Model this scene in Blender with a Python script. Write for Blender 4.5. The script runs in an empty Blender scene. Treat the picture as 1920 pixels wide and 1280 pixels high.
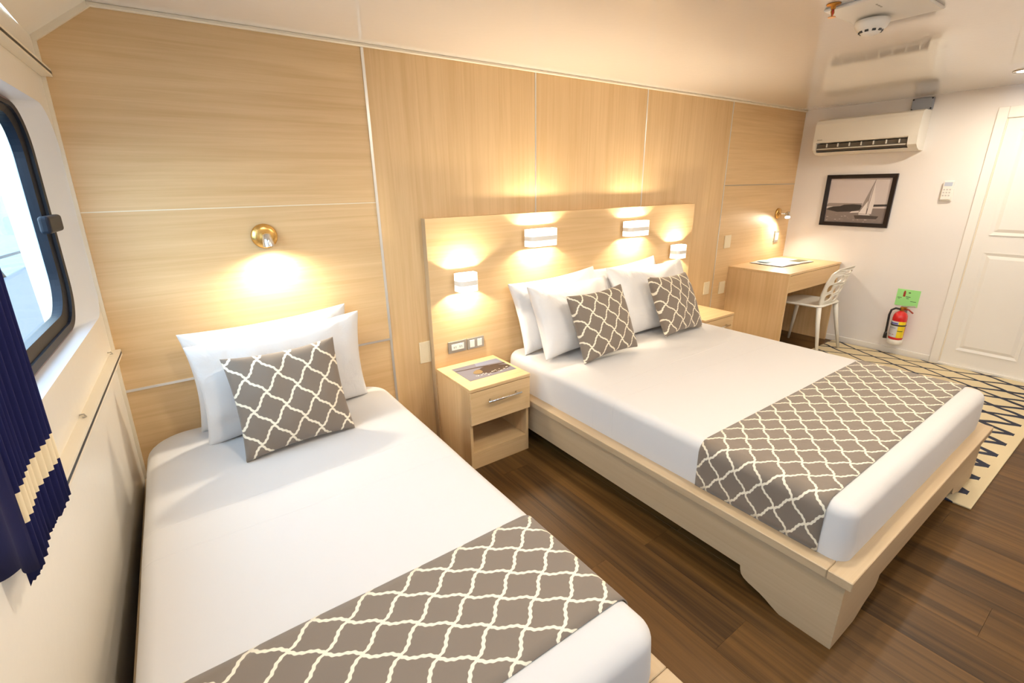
import bpy, bmesh, math, random
from mathutils import Vector, Matrix, noise
R = math.radians
random.seed(7)
sc = bpy.context.scene
COL = sc.collection

# ------------------------------------------------------------------ camera
def cam_axes(yaw, pit, rol):
    y, p, r = R(yaw), R(pit), R(rol)
    f = Vector((math.sin(y) * math.cos(p), math.cos(y) * math.cos(p), math.sin(p)))
    rt = Vector((math.cos(y), -math.sin(y), 0))
    up = rt.cross(f)
    return math.cos(r) * rt + math.sin(r) * up, -math.sin(r) * rt + math.cos(r) * up, f
cd = bpy.data.cameras.new('camera'); cam = bpy.data.objects.new('camera', cd); COL.objects.link(cam)
_r, _u, _f = cam_axes(34.9445, -18.2971, -0.9619)
cam.matrix_world = Matrix(((_r.x, _u.x, -_f.x, .7523), (_r.y, _u.y, -_f.y, -2.3707), (_r.z, _u.z, -_f.z, 1.478), (0, 0, 0, 1)))
cd.sensor_width = 36; cd.lens = 884.81 / 1920 * 36; cd.clip_start = .02; cd.clip_end = 3000
sc.camera = cam

# ------------------------------------------------------------------ world, lights, exposure
EXPO = 0.05
SKY = 9.5
DOWN_W = 13.0
SCONCE_W = 4.2
SPOT_W = 20.0
WARM = (1.0, .85, .63)
WARM_C = (1.0, .88, .72)
w = bpy.data.worlds.new('world'); sc.world = w; w.use_nodes = True
nt = w.node_tree; nt.nodes.clear()
wo = nt.nodes.new('ShaderNodeOutputWorld'); bg = nt.nodes.new('ShaderNodeBackground')
tc = nt.nodes.new('ShaderNodeTexCoord'); sp = nt.nodes.new('ShaderNodeSeparateXYZ'); rp = nt.nodes.new('ShaderNodeValToRGB')
nt.links.new(tc.outputs['Generated'], sp.inputs[0]); nt.links.new(sp.outputs['Z'], rp.inputs[0])
rp.color_ramp.elements[0].position = 0; rp.color_ramp.elements[0].color = (.80, .91, 1, 1)
rp.color_ramp.elements[1].position = .6; rp.color_ramp.elements[1].color = (.60, .79, 1, 1)
nt.links.new(rp.outputs[0], bg.inputs[0]); bg.inputs[1].default_value = SKY
nt.links.new(bg.outputs[0], wo.inputs[0])
vs = sc.view_settings
sc.display_settings.display_device = 'sRGB'
vs.view_transform = 'Standard'; vs.look = 'None'; vs.gamma = 1; vs.exposure = EXPO; vs.use_curve_mapping = False
sc.cycles.use_denoising = True
sc.cycles.max_bounces = 8; sc.cycles.diffuse_bounces = 5; sc.cycles.glossy_bounces = 4
sc.cycles.sample_clamp_indirect = 4; sc.cycles.caustics_reflective = False; sc.cycles.caustics_refractive = False

# ------------------------------------------------------------------ node helpers / materials
def new_mat(name):
    m = bpy.data.materials.new(name); m.use_nodes = True
    n = m.node_tree; b = n.nodes['Principled BSDF']
    return m, n, b
def mat(name, col, rough=.5, metal=0, emit=None, es=0, coat=0, spec=None, sheen=0):
    m, n, b = new_mat(name)
    b.inputs['Base Color'].default_value = (*col, 1); b.inputs['Roughness'].default_value = rough
    b.inputs['Metallic'].default_value = metal; b.inputs['Coat Weight'].default_value = coat
    b.inputs['Coat Roughness'].default_value = .06; b.inputs['Sheen Weight'].default_value = sheen
    if spec is not None: b.inputs['Specular IOR Level'].default_value = spec
    if emit: b.inputs['Emission Color'].default_value = (*emit, 1); b.inputs['Emission Strength'].default_value = es
    # faint surface mottling so that nothing is a dead flat colour
    t = n.nodes.new('ShaderNodeTexCoord'); nz = n.nodes.new('ShaderNodeTexNoise'); nz.inputs['Scale'].default_value = 35
    bp = n.nodes.new('ShaderNodeBump'); bp.inputs['Strength'].default_value = .02; bp.inputs['Distance'].default_value = .01
    n.links.new(t.outputs['Object'], nz.inputs['Vector']); n.links.new(nz.outputs[0], bp.inputs['Height']); n.links.new(bp.outputs[0], b.inputs['Normal'])
    return m
class G:
    def __init__(s, n): s.n = n
    def val(s, x):
        return x
    def m(s, op, a, b=None, c=None):
        nd = s.n.nodes.new('ShaderNodeMath'); nd.operation = op
        for i, v in enumerate((a, b, c)):
            if v is None: continue
            if isinstance(v, (int, float)): nd.inputs[i].default_value = v
            else: s.n.links.new(v, nd.inputs[i])
        return nd.outputs[0]
def wood(name, axis, light, dark, rough=.42, scale=1.0, planks=0.0, lo=.34, hi=.62):
    m, n, b = new_mat(name)
    t = n.nodes.new('ShaderNodeTexCoord'); oi = n.nodes.new('ShaderNodeObjectInfo')
    add = n.nodes.new('ShaderNodeVectorMath'); add.operation = 'ADD'
    mul = n.nodes.new('ShaderNodeVectorMath'); mul.operation = 'MULTIPLY'
    mul.inputs[1].default_value = (9.3, 5.1, 7.7)
    cx = n.nodes.new('ShaderNodeCombineXYZ')
    for i in range(3): n.links.new(oi.outputs['Random'], cx.inputs[i])
    n.links.new(cx.outputs[0], mul.inputs[0]); n.links.new(t.outputs['Object'], add.inputs[0]); n.links.new(mul.outputs[0], add.inputs[1])
    mp = n.nodes.new('ShaderNodeMapping')
    s = [62 * scale] * 3; s['xyz'.index(axis)] = 1.6 * scale
    mp.inputs['Scale'].default_value = s
    n.links.new(add.outputs[0], mp.inputs[0])
    nz = n.nodes.new('ShaderNodeTexNoise'); nz.inputs['Scale'].default_value = 1; nz.inputs['Detail'].default_value = 6; nz.inputs['Roughness'].default_value = .62; nz.inputs['Distortion'].default_value = .6
    n.links.new(mp.outputs[0], nz.inputs['Vector'])
    mp2 = n.nodes.new('ShaderNodeMapping'); s2 = [7 * scale] * 3; s2['xyz'.index(axis)] = .5 * scale; mp2.inputs['Scale'].default_value = s2
    n.links.new(add.outputs[0], mp2.inputs[0])
    nz2 = n.nodes.new('ShaderNodeTexNoise'); nz2.inputs['Scale'].default_value = 1; nz2.inputs['Detail'].default_value = 3; nz2.inputs['Distortion'].default_value = 1.2
    n.links.new(mp2.outputs[0], nz2.inputs['Vector'])
    g = G(n)
    f = g.m('ADD', g.m('MULTIPLY', nz.outputs[0], .55), g.m('MULTIPLY', nz2.outputs[0], .45))
    if planks:
        f = g.m('ADD', f, g.m('MULTIPLY', g.m('SUBTRACT', oi.outputs['Random'], .5), planks))
    rp = n.nodes.new('ShaderNodeValToRGB'); n.links.new(f, rp.inputs[0])
    rp.color_ramp.elements[0].position = lo; rp.color_ramp.elements[0].color = (*dark, 1)
    rp.color_ramp.elements[1].position = hi; rp.color_ramp.elements[1].color = (*light, 1)
    n.links.new(rp.outputs[0], b.inputs['Base Color']); b.inputs['Roughness'].default_value = rough
    bp = n.nodes.new('ShaderNodeBump'); bp.inputs['Strength'].default_value = .05; bp.inputs['Distance'].default_value = .004
    n.links.new(nz.outputs[0], bp.inputs['Height']); n.links.new(bp.outputs[0], b.inputs['Normal'])
    return m
WL, WD = (.72, .51, .28), (.60, .40, .195)
M = {}
for a in 'xyz': M['wood_' + a] = wood('oak_laminate_' + a, a, WL, WD)
for a in 'xyz': M['bedwood_' + a] = wood('pale_laminate_' + a, a, (.53, .40, .252), (.47, .345, .21), rough=.4)
M['floor'] = wood('dark_walnut_floor', 'y', (.160, .080, .022), (.012, .005, .002), rough=.42, scale=.55, planks=.04, lo=.30, hi=.66)
M['floor'].node_tree.nodes['Principled BSDF'].inputs['Specular IOR Level'].default_value = .28
M['ceiling'] = mat('glossy_ceiling', (.82, .78, .74), rough=.05, spec=.8, coat=.6)
M['gloss_wall'] = mat('glossy_white_panel', (.84, .81, .79), rough=.10, spec=.6, coat=.3)
M['left_wall'] = mat('hull_panel', (.82, .78, .70), rough=.25, spec=.4)
M['trim'] = mat('cream_trim', (.80, .72, .58), rough=.35)
M['alu'] = mat('aluminium_trim', (.78, .77, .75), rough=.28, metal=.6)
M['white'] = mat('white_paint', (.84, .82, .78), rough=.3)
M['plastic'] = mat('white_plastic', (.82, .80, .74), rough=.3)
M['cream_pl'] = mat('cream_plastic', (.78, .68, .48), rough=.35)
M['dark'] = mat('dark_plastic', (.02, .02, .022), rough=.4)
M['rubber'] = mat('window_rubber', (.008, .011, .020), rough=.45, spec=.25)
M['chrome'] = mat('chrome', (.8, .8, .8), rough=.12, metal=1)
M['brushed'] = mat('brushed_brass', (.72, .44, .14), rough=.25, metal=1)
M['steel'] = mat('satin_steel', (.42, .40, .36), rough=.35, metal=.7)
M['galv'] = mat('grey_box', (.36, .40, .47), rough=.4, metal=.3)
M['red'] = mat('red_enamel', (.62, .02, .02), rough=.18, coat=.5)
M['yellow'] = mat('yellow_label', (.80, .62, .02), rough=.4)
M['greenp'] = mat('green_sign', (.36, .80, .28), rough=.4)
M['ink'] = mat('dark_ink', (.03, .05, .03), rough=.5)
M['redink'] = mat('red_ink', (.35, .04, .02), rough=.5)
M['label'] = mat('label_paper', (.62, .62, .64), rough=.5)
M['blueink'] = mat('blue_ink', (.12, .12, .42), rough=.5)
M['brownframe'] = mat('dark_brown_frame', (.012, .007, .006), rough=.35, spec=.3)
M['brass'] = mat('brass', (.55, .25, .05), rough=.3, metal=1)
M['sconce_body'] = mat('sconce_shell', (.82, .80, .76), rough=.35)
M['frosted'] = mat('frosted_glass_lit', (.9, .88, .82), rough=.4, emit=(1, .93, .80), es=1.5)
M['bulb'] = mat('lit_bulb', (1, 1, 1), rough=.4, emit=(1, .88, .66), es=14)
M['downlens'] = mat('downlight_lens', (1, 1, 1), rough=.4, emit=(1, .88, .68), es=12)
M['hull'] = mat('ship_white_dimmed', (.042, .062, .085), rough=.6, spec=.2)  # white ship side, darkened in colour to offset the overbright sky
M['shiprail'] = mat('ship_rail_paint', (.012, .018, .026), rough=.6, spec=.2)
M['win_gasket'] = mat('window_gasket', (.20, .13, .13), rough=.45)  # dull reddish brown of the gasket strip round the frame

# cloth with soft creases
def cloth(name, col, crease=.25, scale=3.0, stretch=(1, 1, 1), weave=900, dist=.02):
    m, n, b = new_mat(name)
    b.inputs['Base Color'].default_value = (*col, 1); b.inputs['Roughness'].default_value = .85
    b.inputs['Sheen Weight'].default_value = .15
    t = n.nodes.new('ShaderNodeTexCoord'); mp = n.nodes.new('ShaderNodeMapping'); mp.inputs['Scale'].default_value = stretch
    nz = n.nodes.new('ShaderNodeTexNoise'); nz.inputs['Scale'].default_value = scale; nz.inputs['Detail'].default_value = 4; nz.inputs['Distortion'].default_value = .8
    n.links.new(t.outputs['Object'], mp.inputs[0]); n.links.new(mp.outputs[0], nz.inputs['Vector'])
    bp = n.nodes.new('ShaderNodeBump'); bp.inputs['Strength'].default_value = crease; bp.inputs['Distance'].default_value = dist
    hgt = nz.outputs[0]
    if name == 'white_sheet':
        g = G(n); sx = n.nodes.new('ShaderNodeSeparateXYZ'); n.links.new(t.outputs['Object'], sx.inputs[0])
        for yl, tilt in ((.22, .03), (.05, -.02)):
            dd = g.m('ABSOLUTE', g.m('SUBTRACT', sx.outputs[1], g.m('ADD', g.m('MULTIPLY', sx.outputs[0], tilt), yl)))
            hgt = g.m('ADD', hgt, g.m('MULTIPLY', g.m('MAXIMUM', g.m('SUBTRACT', 1.0, g.m('MULTIPLY', dd, 160.0)), 0.0), .22))
    n.links.new(hgt, bp.inputs['Height'])
    nw = n.nodes.new('ShaderNodeTexNoise'); nw.inputs['Scale'].default_value = weave
    n.links.new(t.outputs['Object'], nw.inputs['Vector'])
    b2 = n.nodes.new('ShaderNodeBump'); b2.inputs['Strength'].default_value = .08; b2.inputs['Distance'].default_value = .001
    n.links.new(nw.outputs[0], b2.inputs['Height']); n.links.new(bp.outputs[0], b2.inputs['Normal'])
    n.links.new(b2.outputs[0], b.inputs['Normal'])
    return m
M['sheet'] = cloth('white_sheet', (.615, .60, .595), crease=.22, scale=2.2)
M['pillow'] = cloth('white_pillowcase', (.70, .69, .69), crease=.5, scale=6, dist=.03)

# trellis fabric: cream wavy lattice on taupe, UV in metres
def trellis(name, px, py, base, line, amp=.05, hw=.050, jag=.012):
    m, n, b = new_mat(name); g = G(n)
    t = n.nodes.new('ShaderNodeTexCoord'); s = n.nodes.new('ShaderNodeSeparateXYZ'); n.links.new(t.outputs['UV'], s.inputs[0])
    a = g.m('DIVIDE', s.outputs[0], px); c = g.m('DIVIDE', s.outputs[1], py)
    u = g.m('ADD', a, c); v = g.m('SUBTRACT', a, c)
    def wob(p, q, sg):
        w1 = g.m('MULTIPLY', g.m('SINE', g.m('MULTIPLY', q, 2 * math.pi)), amp * sg)
        w2 = g.m('MULTIPLY', g.m('SINE', g.m('MULTIPLY', q, 10 * math.pi)), jag)
        r = g.m('ADD', g.m('ADD', p, w1), w2)
        return g.m('ABSOLUTE', g.m('SUBTRACT', g.m('FRACT', g.m('ADD', r, 1000.5)), .5))
    d = g.m('MINIMUM', wob(u, v, 1), wob(v, u, -1))
    f = n.nodes.new('ShaderNodeMapRange'); n.links.new(d, f.inputs[0])
    f.inputs[1].default_value = hw - .008; f.inputs[2].default_value = hw + .008; f.inputs[3].default_value = 1; f.inputs[4].default_value = 0
    mx = n.nodes.new('ShaderNodeMix'); mx.data_type = 'RGBA'
    n.links.new(f.outputs[0], mx.inputs[0]); mx.inputs[6].default_value = (*base, 1); mx.inputs[7].default_value = (*line, 1)
    n.links.new(mx.outputs[2], b.inputs['Base Color']); b.inputs['Roughness'].default_value = .75; b.inputs['Sheen Weight'].default_value = .2
    nz = n.nodes.new('ShaderNodeTexNoise'); nz.inputs['Scale'].default_value = 7; nz.inputs['Detail'].default_value = 3
    n.links.new(t.outputs['Object'], nz.inputs['Vector'])
    bp = n.nodes.new('ShaderNodeBump'); bp.inputs['Strength'].default_value = .25; bp.inputs['Distance'].default_value = .02
    n.links.new(nz.outputs[0], bp.inputs['Height']); n.links.new(bp.outputs[0], b.inputs['Normal'])
    return m
TAUPE, CREAM = (.185, .148, .116), (.80, .73, .58)
M['trellis_run'] = trellis('trellis_runner', .132, .105, TAUPE, CREAM)
M['trellis_cush'] = trellis('trellis_cushion', .110, .128, TAUPE, CREAM)

# rug: cream with loose navy diamonds, thicker toward one end
def rug_mat():
    m, n, b = new_mat('cream_navy_rug'); g = G(n)
    t = n.nodes.new('ShaderNodeTexCoord'); nz = n.nodes.new('ShaderNodeTexNoise'); nz.inputs['Scale'].default_value = 3.2; nz.inputs['Detail'].default_value = 2
    n.links.new(t.outputs['Object'], nz.inputs['Vector'])
    s = n.nodes.new('ShaderNodeSeparateXYZ'); n.links.new(t.outputs['Object'], s.inputs[0])
    a = g.m('DIVIDE', s.outputs[0], .185); c = g.m('DIVIDE', s.outputs[1], .34)
    wv = g.m('MULTIPLY', g.m('SUBTRACT', nz.outputs[0], .5), .5)
    u = g.m('ADD', g.m('ADD', a, c), wv); v = g.m('ADD', g.m('SUBTRACT', a, c), wv)
    def dd(p): return g.m('ABSOLUTE', g.m('SUBTRACT', g.m('FRACT', g.m('ADD', p, 1000.5)), .5))
    d = g.m('MINIMUM', dd(u), dd(v))
    lo = n.nodes.new('ShaderNodeMapRange'); n.links.new(s.outputs[1], lo.inputs[0])
    lo.inputs[1].default_value = -2.05; lo.inputs[2].default_value = -1.5; lo.inputs[3].default_value = .115; lo.inputs[4].default_value = .055
    f = g.m('LESS_THAN', d, lo.outputs[0])
    edge = g.m('MULTIPLY', g.m('GREATER_THAN', s.outputs[1], -2.045), f)
    mx = n.nodes.new('ShaderNodeMix'); mx.data_type = 'RGBA'; n.links.new(edge, mx.inputs[0])
    mx.inputs[6].default_value = (.68, .58, .38, 1); mx.inputs[7].default_value = (.025, .03, .055, 1)
    n.links.new(mx.outputs[2], b.inputs['Base Color']); b.inputs['Roughness'].default_value = .95
    n2 = n.nodes.new('ShaderNodeTexNoise'); n2.inputs['Scale'].default_value = 220; n.links.new(t.outputs['Object'], n2.inputs['Vector'])
    bp = n.nodes.new('ShaderNodeBump'); bp.inputs['Strength'].default_value = .5; bp.inputs['Distance'].default_value = .004
    n.links.new(n2.outputs[0], bp.inputs['Height']); n.links.new(bp.outputs[0], b.inputs['Normal'])
    return m
M['rug'] = rug_mat()
def curtain_mat():
    m, n, b = new_mat('navy_curtain_cream_band'); g = G(n)
    t = n.nodes.new('ShaderNodeTexCoord'); s = n.nodes.new('ShaderNodeSeparateXYZ'); n.links.new(t.outputs['UV'], s.inputs[0])
    f = g.m('MULTIPLY', g.m('GREATER_THAN', s.outputs[1], .962), g.m('LESS_THAN', s.outputs[1], 1.018))
    mx = n.nodes.new('ShaderNodeMix'); mx.data_type = 'RGBA'; n.links.new(f, mx.inputs[0])
    mx.inputs[6].default_value = (.010, .012, .065, 1); mx.inputs[7].default_value = (.78, .68, .48, 1)
    n.links.new(mx.outputs[2], b.inputs['Base Color']); b.inputs['Roughness'].default_value = .9; b.inputs['Specular IOR Level'].default_value = .15
    return m
M['curtain'] = curtain_mat()
M['navy'] = cloth('navy_cloth', (.010, .012, .062), crease=.3)
M['navy'].node_tree.nodes['Principled BSDF'].inputs['Sheen Weight'].default_value = 0
M['navy'].node_tree.nodes['Principled BSDF'].inputs['Specular IOR Level'].default_value = .15
def glass_mat():
    m, n, b = new_mat('window_glass'); n.nodes.remove(b)
    o = n.nodes['Material Output']; tr = n.nodes.new('ShaderNodeBsdfTransparent'); gl = n.nodes.new('ShaderNodeBsdfGlossy'); mx = n.nodes.new('ShaderNodeMixShader')
    g = G(n); lw = n.nodes.new('ShaderNodeLayerWeight'); lw.inputs[0].default_value = .5
    fr = g.m('ADD', g.m('MULTIPLY', g.m('POWER', lw.outputs['Facing'], 5.0), .5), .03)
    tr.inputs[0].default_value = (.90, .97, 1, 1); gl.inputs['Roughness'].default_value = .02
    n.links.new(fr, mx.inputs[0]); n.links.new(tr.outputs[0], mx.inputs[1]); n.links.new(gl.outputs[0], mx.inputs[2]); n.links.new(mx.outputs[0], o.inputs[0])
    return m
M['glass'] = glass_mat()
def sea_mat():
    m, n, b = new_mat('sea_water')
    b.inputs['Base Color'].default_value = (.06, .12, .15, 1); b.inputs['Roughness'].default_value = .5; b.inputs['Specular IOR Level'].default_value = .15
    t = n.nodes.new('ShaderNodeTexCoord'); nz = n.nodes.new('ShaderNodeTexNoise'); nz.inputs['Scale'].default_value = .5; nz.inputs['Detail'].default_value = 6
    n.links.new(t.outputs['Object'], nz.inputs['Vector']); bp = n.nodes.new('ShaderNodeBump'); bp.inputs['Strength'].default_value = .6; bp.inputs['Distance'].default_value = .5
    n.links.new(nz.outputs[0], bp.inputs['Height']); n.links.new(bp.outputs[0], b.inputs['Normal'])
    return m
M['sea'] = sea_mat()

# ------------------------------------------------------------------ object helpers
def wloc(o):
    v = Vector((0, 0, 0))
    while o is not None: v += o.location; o = o.parent
    return v
def obj(name, bm, m, parent=None, smooth=False, origin=None, local=False):
    me = bpy.data.meshes.new(name)
    bmesh.ops.recalc_face_normals(bm, faces=bm.faces)
    o = bpy.data.objects.new(name, me); COL.objects.link(o)
    if parent is not None: o.parent = parent
    if origin is not None and parent is None: o.location = origin
    if not local:
        off = wloc(parent) if parent is not None else (Vector(origin) if origin is not None else Vector((0, 0, 0)))
        bmesh.ops.translate(bm, vec=-off, verts=bm.verts)
    bm.to_mesh(me); bm.free()
    for mm in (m if isinstance(m, (list, tuple)) else [m]): me.materials.append(mm)
    if smooth:
        for p in me.polygons: p.use_smooth = True
    return o
def smooth_by_angle(o, ang=35):
    me = o.data
    for p in me.polygons: p.use_smooth = True
    b = bmesh.new(); b.from_mesh(me)
    for e in b.edges:
        if len(e.link_faces) == 2 and e.calc_face_angle(0) > R(ang): e.smooth = False
    b.to_mesh(me); b.free()
def tag(o, label=None, cat=None, group=None, kind=None):
    if label: o['label'] = label
    if cat: o['category'] = cat
    if group: o['group'] = group
    if kind: o['kind'] = kind
    return o
def thing(name, loc, label=None, cat=None, group=None, kind=None, rz=0):
    o = bpy.data.objects.new(name, None); COL.objects.link(o); o.location = loc; o.rotation_euler = (0, 0, rz)
    o.empty_display_size = .1
    return tag(o, label, cat, group, kind)
def box(bm, x0, x1, y0, y1, z0, z1, bev=0, seg=1, mi=0):
    vs_ = [bm.verts.new((x, y, z)) for x in (x0, x1) for y in (y0, y1) for z in (z0, z1)]
    f = [(0, 1, 3, 2), (4, 6, 7, 5), (0, 4, 5, 1), (2, 3, 7, 6), (0, 2, 6, 4), (1, 5, 7, 3)]
    fs = [bm.faces.new([vs_[i] for i in q]) for q in f]
    for q in fs: q.material_index = mi
    if bev:
        es = list({e for q in fs for e in q.edges})
        bmesh.ops.bevel(bm, geom=es, offset=bev, segments=seg, affect='EDGES', profile=.5)
    return bm
def BX(*a, **k): return box(bmesh.new(), *a, **k)
def prism(bm, pts, axis, a, b, mi=0):
    """extrude a 2D outline along an axis from a to b; pts are the other two coordinates in xyz order"""
    def P(p, t):
        return {'x': (t, p[0], p[1]), 'y': (p[0], t, p[1]), 'z': (p[0], p[1], t)}[axis]
    v0 = [bm.verts.new(P(p, a)) for p in pts]; v1 = [bm.verts.new(P(p, b)) for p in pts]
    n = len(pts)
    fs = [bm.faces.new(v0), bm.faces.new(v1[::-1])]
    for i in range(n): fs.append(bm.faces.new((v0[i], v0[(i + 1) % n], v1[(i + 1) % n], v1[i])))
    for f in fs: f.material_index = mi
    return bm
def tube(bm, pts, r, n=10, caps=True, radii=None):
    pts = [Vector(p) for p in pts]; rings = []
    for i, p in enumerate(pts):
        d = (pts[min(i + 1, len(pts) - 1)] - pts[max(i - 1, 0)]).normalized()
        a = d.orthogonal().normalized() if i == 0 else (prev - prev.dot(d) * d).normalized()
        prev = a; b = d.cross(a); rr = radii[i] if radii else r
        rings.append([bm.verts.new(p + rr * (math.cos(2 * math.pi * k / n) * a + math.sin(2 * math.pi * k / n) * b)) for k in range(n)])
    for i in range(len(rings) - 1):
        for k in range(n): bm.faces.new((rings[i][k], rings[i][(k + 1) % n], rings[i + 1][(k + 1) % n], rings[i + 1][k]))
    if caps: bm.faces.new(rings[0][::-1]); bm.faces.new(rings[-1])
    return bm
def lathe(bm, prof, c, axis='z', n=28, mi=0):
    """prof: list of (radius, height) about centre c"""
    rings = []
    for r, h in prof:
        ring = []
        for k in range(n):
            a = 2 * math.pi * k / n; p = (r * math.cos(a), r * math.sin(a), h)
            if axis == 'y': p = (p[0], p[2], p[1])
            if axis == 'x': p = (p[2], p[0], p[1])
            ring.append(bm.verts.new(Vector(c) + Vector(p)))
        rings.append(ring)
    for i in range(len(rings) - 1):
        for k in range(n):
            f = bm.faces.new((rings[i][k], rings[i][(k + 1) % n], rings[i + 1][(k + 1) % n], rings[i + 1][k])); f.material_index = mi
    for ring in (rings[0], rings[-1]):
        f = bm.faces.new(ring); f.material_index = mi
    return bm
def rrect(x0, x1, y0, y1, rad, n=8):
    """rounded rectangle, rad = radii for (x1,y1),(x0,y1),(x0,y0),(x1,y0)"""
    if isinstance(rad, (int, float)): rad = [rad] * 4
    out = []
    cs = [(x1, y1, -1, -1, 0), (x0, y1, 1, -1, 90), (x0, y0, 1, 1, 180), (x1, y0, -1, 1, 270)]
    for (cx, cy, sx, sy, a0), r in zip(cs, rad):
        for i in range(n + 1):
            a = R(a0 + 90 * i / n); out.append((cx + sx * r + r * math.cos(a), cy + sy * r + r * math.sin(a)))
    return out
def holed(outline, holes, depth):
    """flat plate with holes, centred on z=0; returns a bmesh (local xy)"""
    cu = bpy.data.curves.new('tmp', 'CURVE'); cu.dimensions = '2D'; cu.fill_mode = 'BOTH'; cu.extrude = depth / 2
    for loop in [outline] + holes:
        s = cu.splines.new('POLY'); s.points.add(len(loop) - 1)
        for p, q in zip(s.points, loop): p.co = (q[0], q[1], 0, 1)
        s.use_cyclic_u = True
    o = bpy.data.objects.new('tmp', cu); COL.objects.link(o)
    bpy.context.view_layer.update()
    me = bpy.data.meshes.new_from_object(o.evaluated_get(bpy.context.evaluated_depsgraph_get()))
    bm = bmesh.new(); bm.from_mesh(me); bmesh.ops.remove_doubles(bm, verts=bm.verts, dist=1e-5)
    bpy.data.objects.remove(o); bpy.data.curves.remove(cu); bpy.data.meshes.remove(me)
    return bm

# ================================================================== SETTING
H = 2.093; X1 = 5.80; YB = -3.6
XP = [1.6096, 2.601, 3.567, 4.60]     # vertical joints of the back wall
def wx(y, z): return .44 + .03 * z + .035 * y      # inner face of the leaning left wall

# floor of planks
floor = tag(obj('floor', BX(.2, X1 + .05, YB, .05, -.05, -.012), M['floor']), kind='structure')
pw, pl = .19, 1.25; meshes = {}
i = 0; x = .25
while x < X1:
    x2 = min(x + pw, X1); y = -(random.random() * pl); segs = [(0, y)]
    while y > YB: segs.append((y, y - pl)); y -= pl
    for a, b_ in segs:
        b_ = max(b_, YB)
        if a - b_ < .02: continue
        obj('plank', BX(x + .0002, x2 - .0002, b_ + .0002, a - .0002, -.012, 0, bev=.0004), M['floor'], floor)
    x += pw

# back wall panels
back = tag(obj('wall_back', BX(.3, X1 + .05, .02, .06, -.02, H + .1), M['trim']), kind='structure')
ZU, ZL = 1.408, .70
def left_edge(z): return wx(0, z) - .012
def lp(z0, z1):
    b_ = bmesh.new(); xr = XP[0] - .004
    if z1 > 2: pts = [(left_edge(z0), z0), (xr, z0), (xr, z1), (.664, z1), (.49, 1.968)]
    else: pts = [(left_edge(z0), z0), (xr, z0), (xr, z1), (left_edge(z1), z1)]
    return prism(b_, pts, 'y', 0, .02)
for z0, z1 in ((0, ZL - .003), (ZL + .003, ZU - .0015), (ZU + .0015, H)): obj('panel', lp(z0, z1), M['wood_x'], back)
for a, b_ in ((0, 1), (1, 2), (2, 3)): obj('panel', BX(XP[a] + .004, XP[b_] - .004, 0, .02, 0, H), M['wood_z'], back)
for z0, z1 in ((0, 1.448 - .002), (1.448 + .002, H)): obj('panel', BX(XP[3] + .004, X1, 0, .02, z0, z1), M['wood_x'], back)
for k, xx in enumerate(XP):
    tw = .0065 if k == 0 else .004
    obj('joint_strip', BX(xx - tw, xx + tw, -.003, .018, 0, H), M['alu'], back)
obj('joint_strip', BX(left_edge(ZL), XP[0], -.004, .018, ZL - .005, ZL + .005), M['alu'], back)
obj('joint_strip', BX(left_edge(ZU), XP[0], -.0015, .018, ZU - .002, ZU + .002), M['trim'], back)
obj('joint_strip', BX(XP[3], X1, -.001, .018, 1.448 - .003, 1.448 + .003), M['steel'], back)

# other walls
right = tag(obj('wall_right', BX(X1, X1 + .06, YB, .05, -.02, H + .1), M['gloss_wall']), kind='structure')
tag(obj('wall_front', BX(.2, X1 + .05, YB - .05, YB, -.02, H + .1), M['gloss_wall']), kind='structure')
tag(obj('ceiling', BX(.664, X1 + .05, YB, .05, H, H + .05), M['ceiling']), kind='structure')
# sloping strip between left wall and ceiling
b = bmesh.new(); prism(b, [(.664, H), (.494, 1.968), (.474, 1.99), (.650, H + .03)], 'y', YB, .03)
tag(obj('ceiling_slope', b, M['left_wall']), kind='structure')
for y0_, y1_ in ((-1.334, 0), (YB, -2.191)): tag(obj('baseboard_right', BX(X1 - .012, X1, y0_, y1_, 0, .055, bev=.003), M['white']), kind='structure')
tag(obj('trim_1', BX(.664, X1, -.016, 0, H - .014, H, bev=.003), M['trim']), kind='structure')
b = bmesh.new(); prism(b, [(.664, H), (.494, 1.968), (.506, 1.954), (.672, H - .014)], 'y', -.014, 0)
tag(obj('trim_2', b, M['trim']), kind='structure')
b = bmesh.new(); prism(b, [(wx(0, 0), 0), (wx(0, 0) + .011, 0), (wx(0, 1.96) + .011, 1.96), (wx(0, 1.96), 1.968)], 'y', -.010, 0)
tag(obj('trim_3', b, M['trim']), kind='structure')

# left wall with rounded window recess
def wloops(y0, y1, r=(.17, .17, .14, .10)):
    return (rrect(y0, y1, 1.035, 1.752, list(r), n=10), rrect(y0 + .07, y1 - .169, 1.045, 1.738, .14, n=10))
OPEN, FR_O = wloops(-1.85, -.006)        # (y,z) loops: recess on the wall face, outer edge of the window frame
OPEN2, FR_O2 = wloops(-3.50, -2.15)
def wp(y, z, off=0): return (wx(y, z) + off, y, z)
M['surround'] = mat('surround_gelcoat_daylit', (.74, .79, .88), rough=.22)  # white gelcoat, with the bluish daylight on it put into the colour
b = bmesh.new()
outer = [(.03, -.02), (YB, -.02), (YB, 1.968), (.03, 1.968)]
for loops_, off_ in (([OPEN, OPEN2], 0), ([FR_O, FR_O2], -.09)):
    q = holed(outer, loops_, 0)
    me = bpy.data.meshes.new('t')
    for v in q.verts: v.co = Vector(wp(v.co.x, v.co.y, off_))
    q.to_mesh(me); q.free(); b.from_mesh(me); bpy.data.meshes.remove(me)
vo = [b.verts.new(wp(y, z)) for y, z in outer]; vo2 = [b.verts.new(wp(y, z, -.09)) for y, z in outer]
for k in range(4): b.faces.new((vo[k], vo[(k + 1) % 4], vo2[(k + 1) % 4], vo2[k]))
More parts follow.
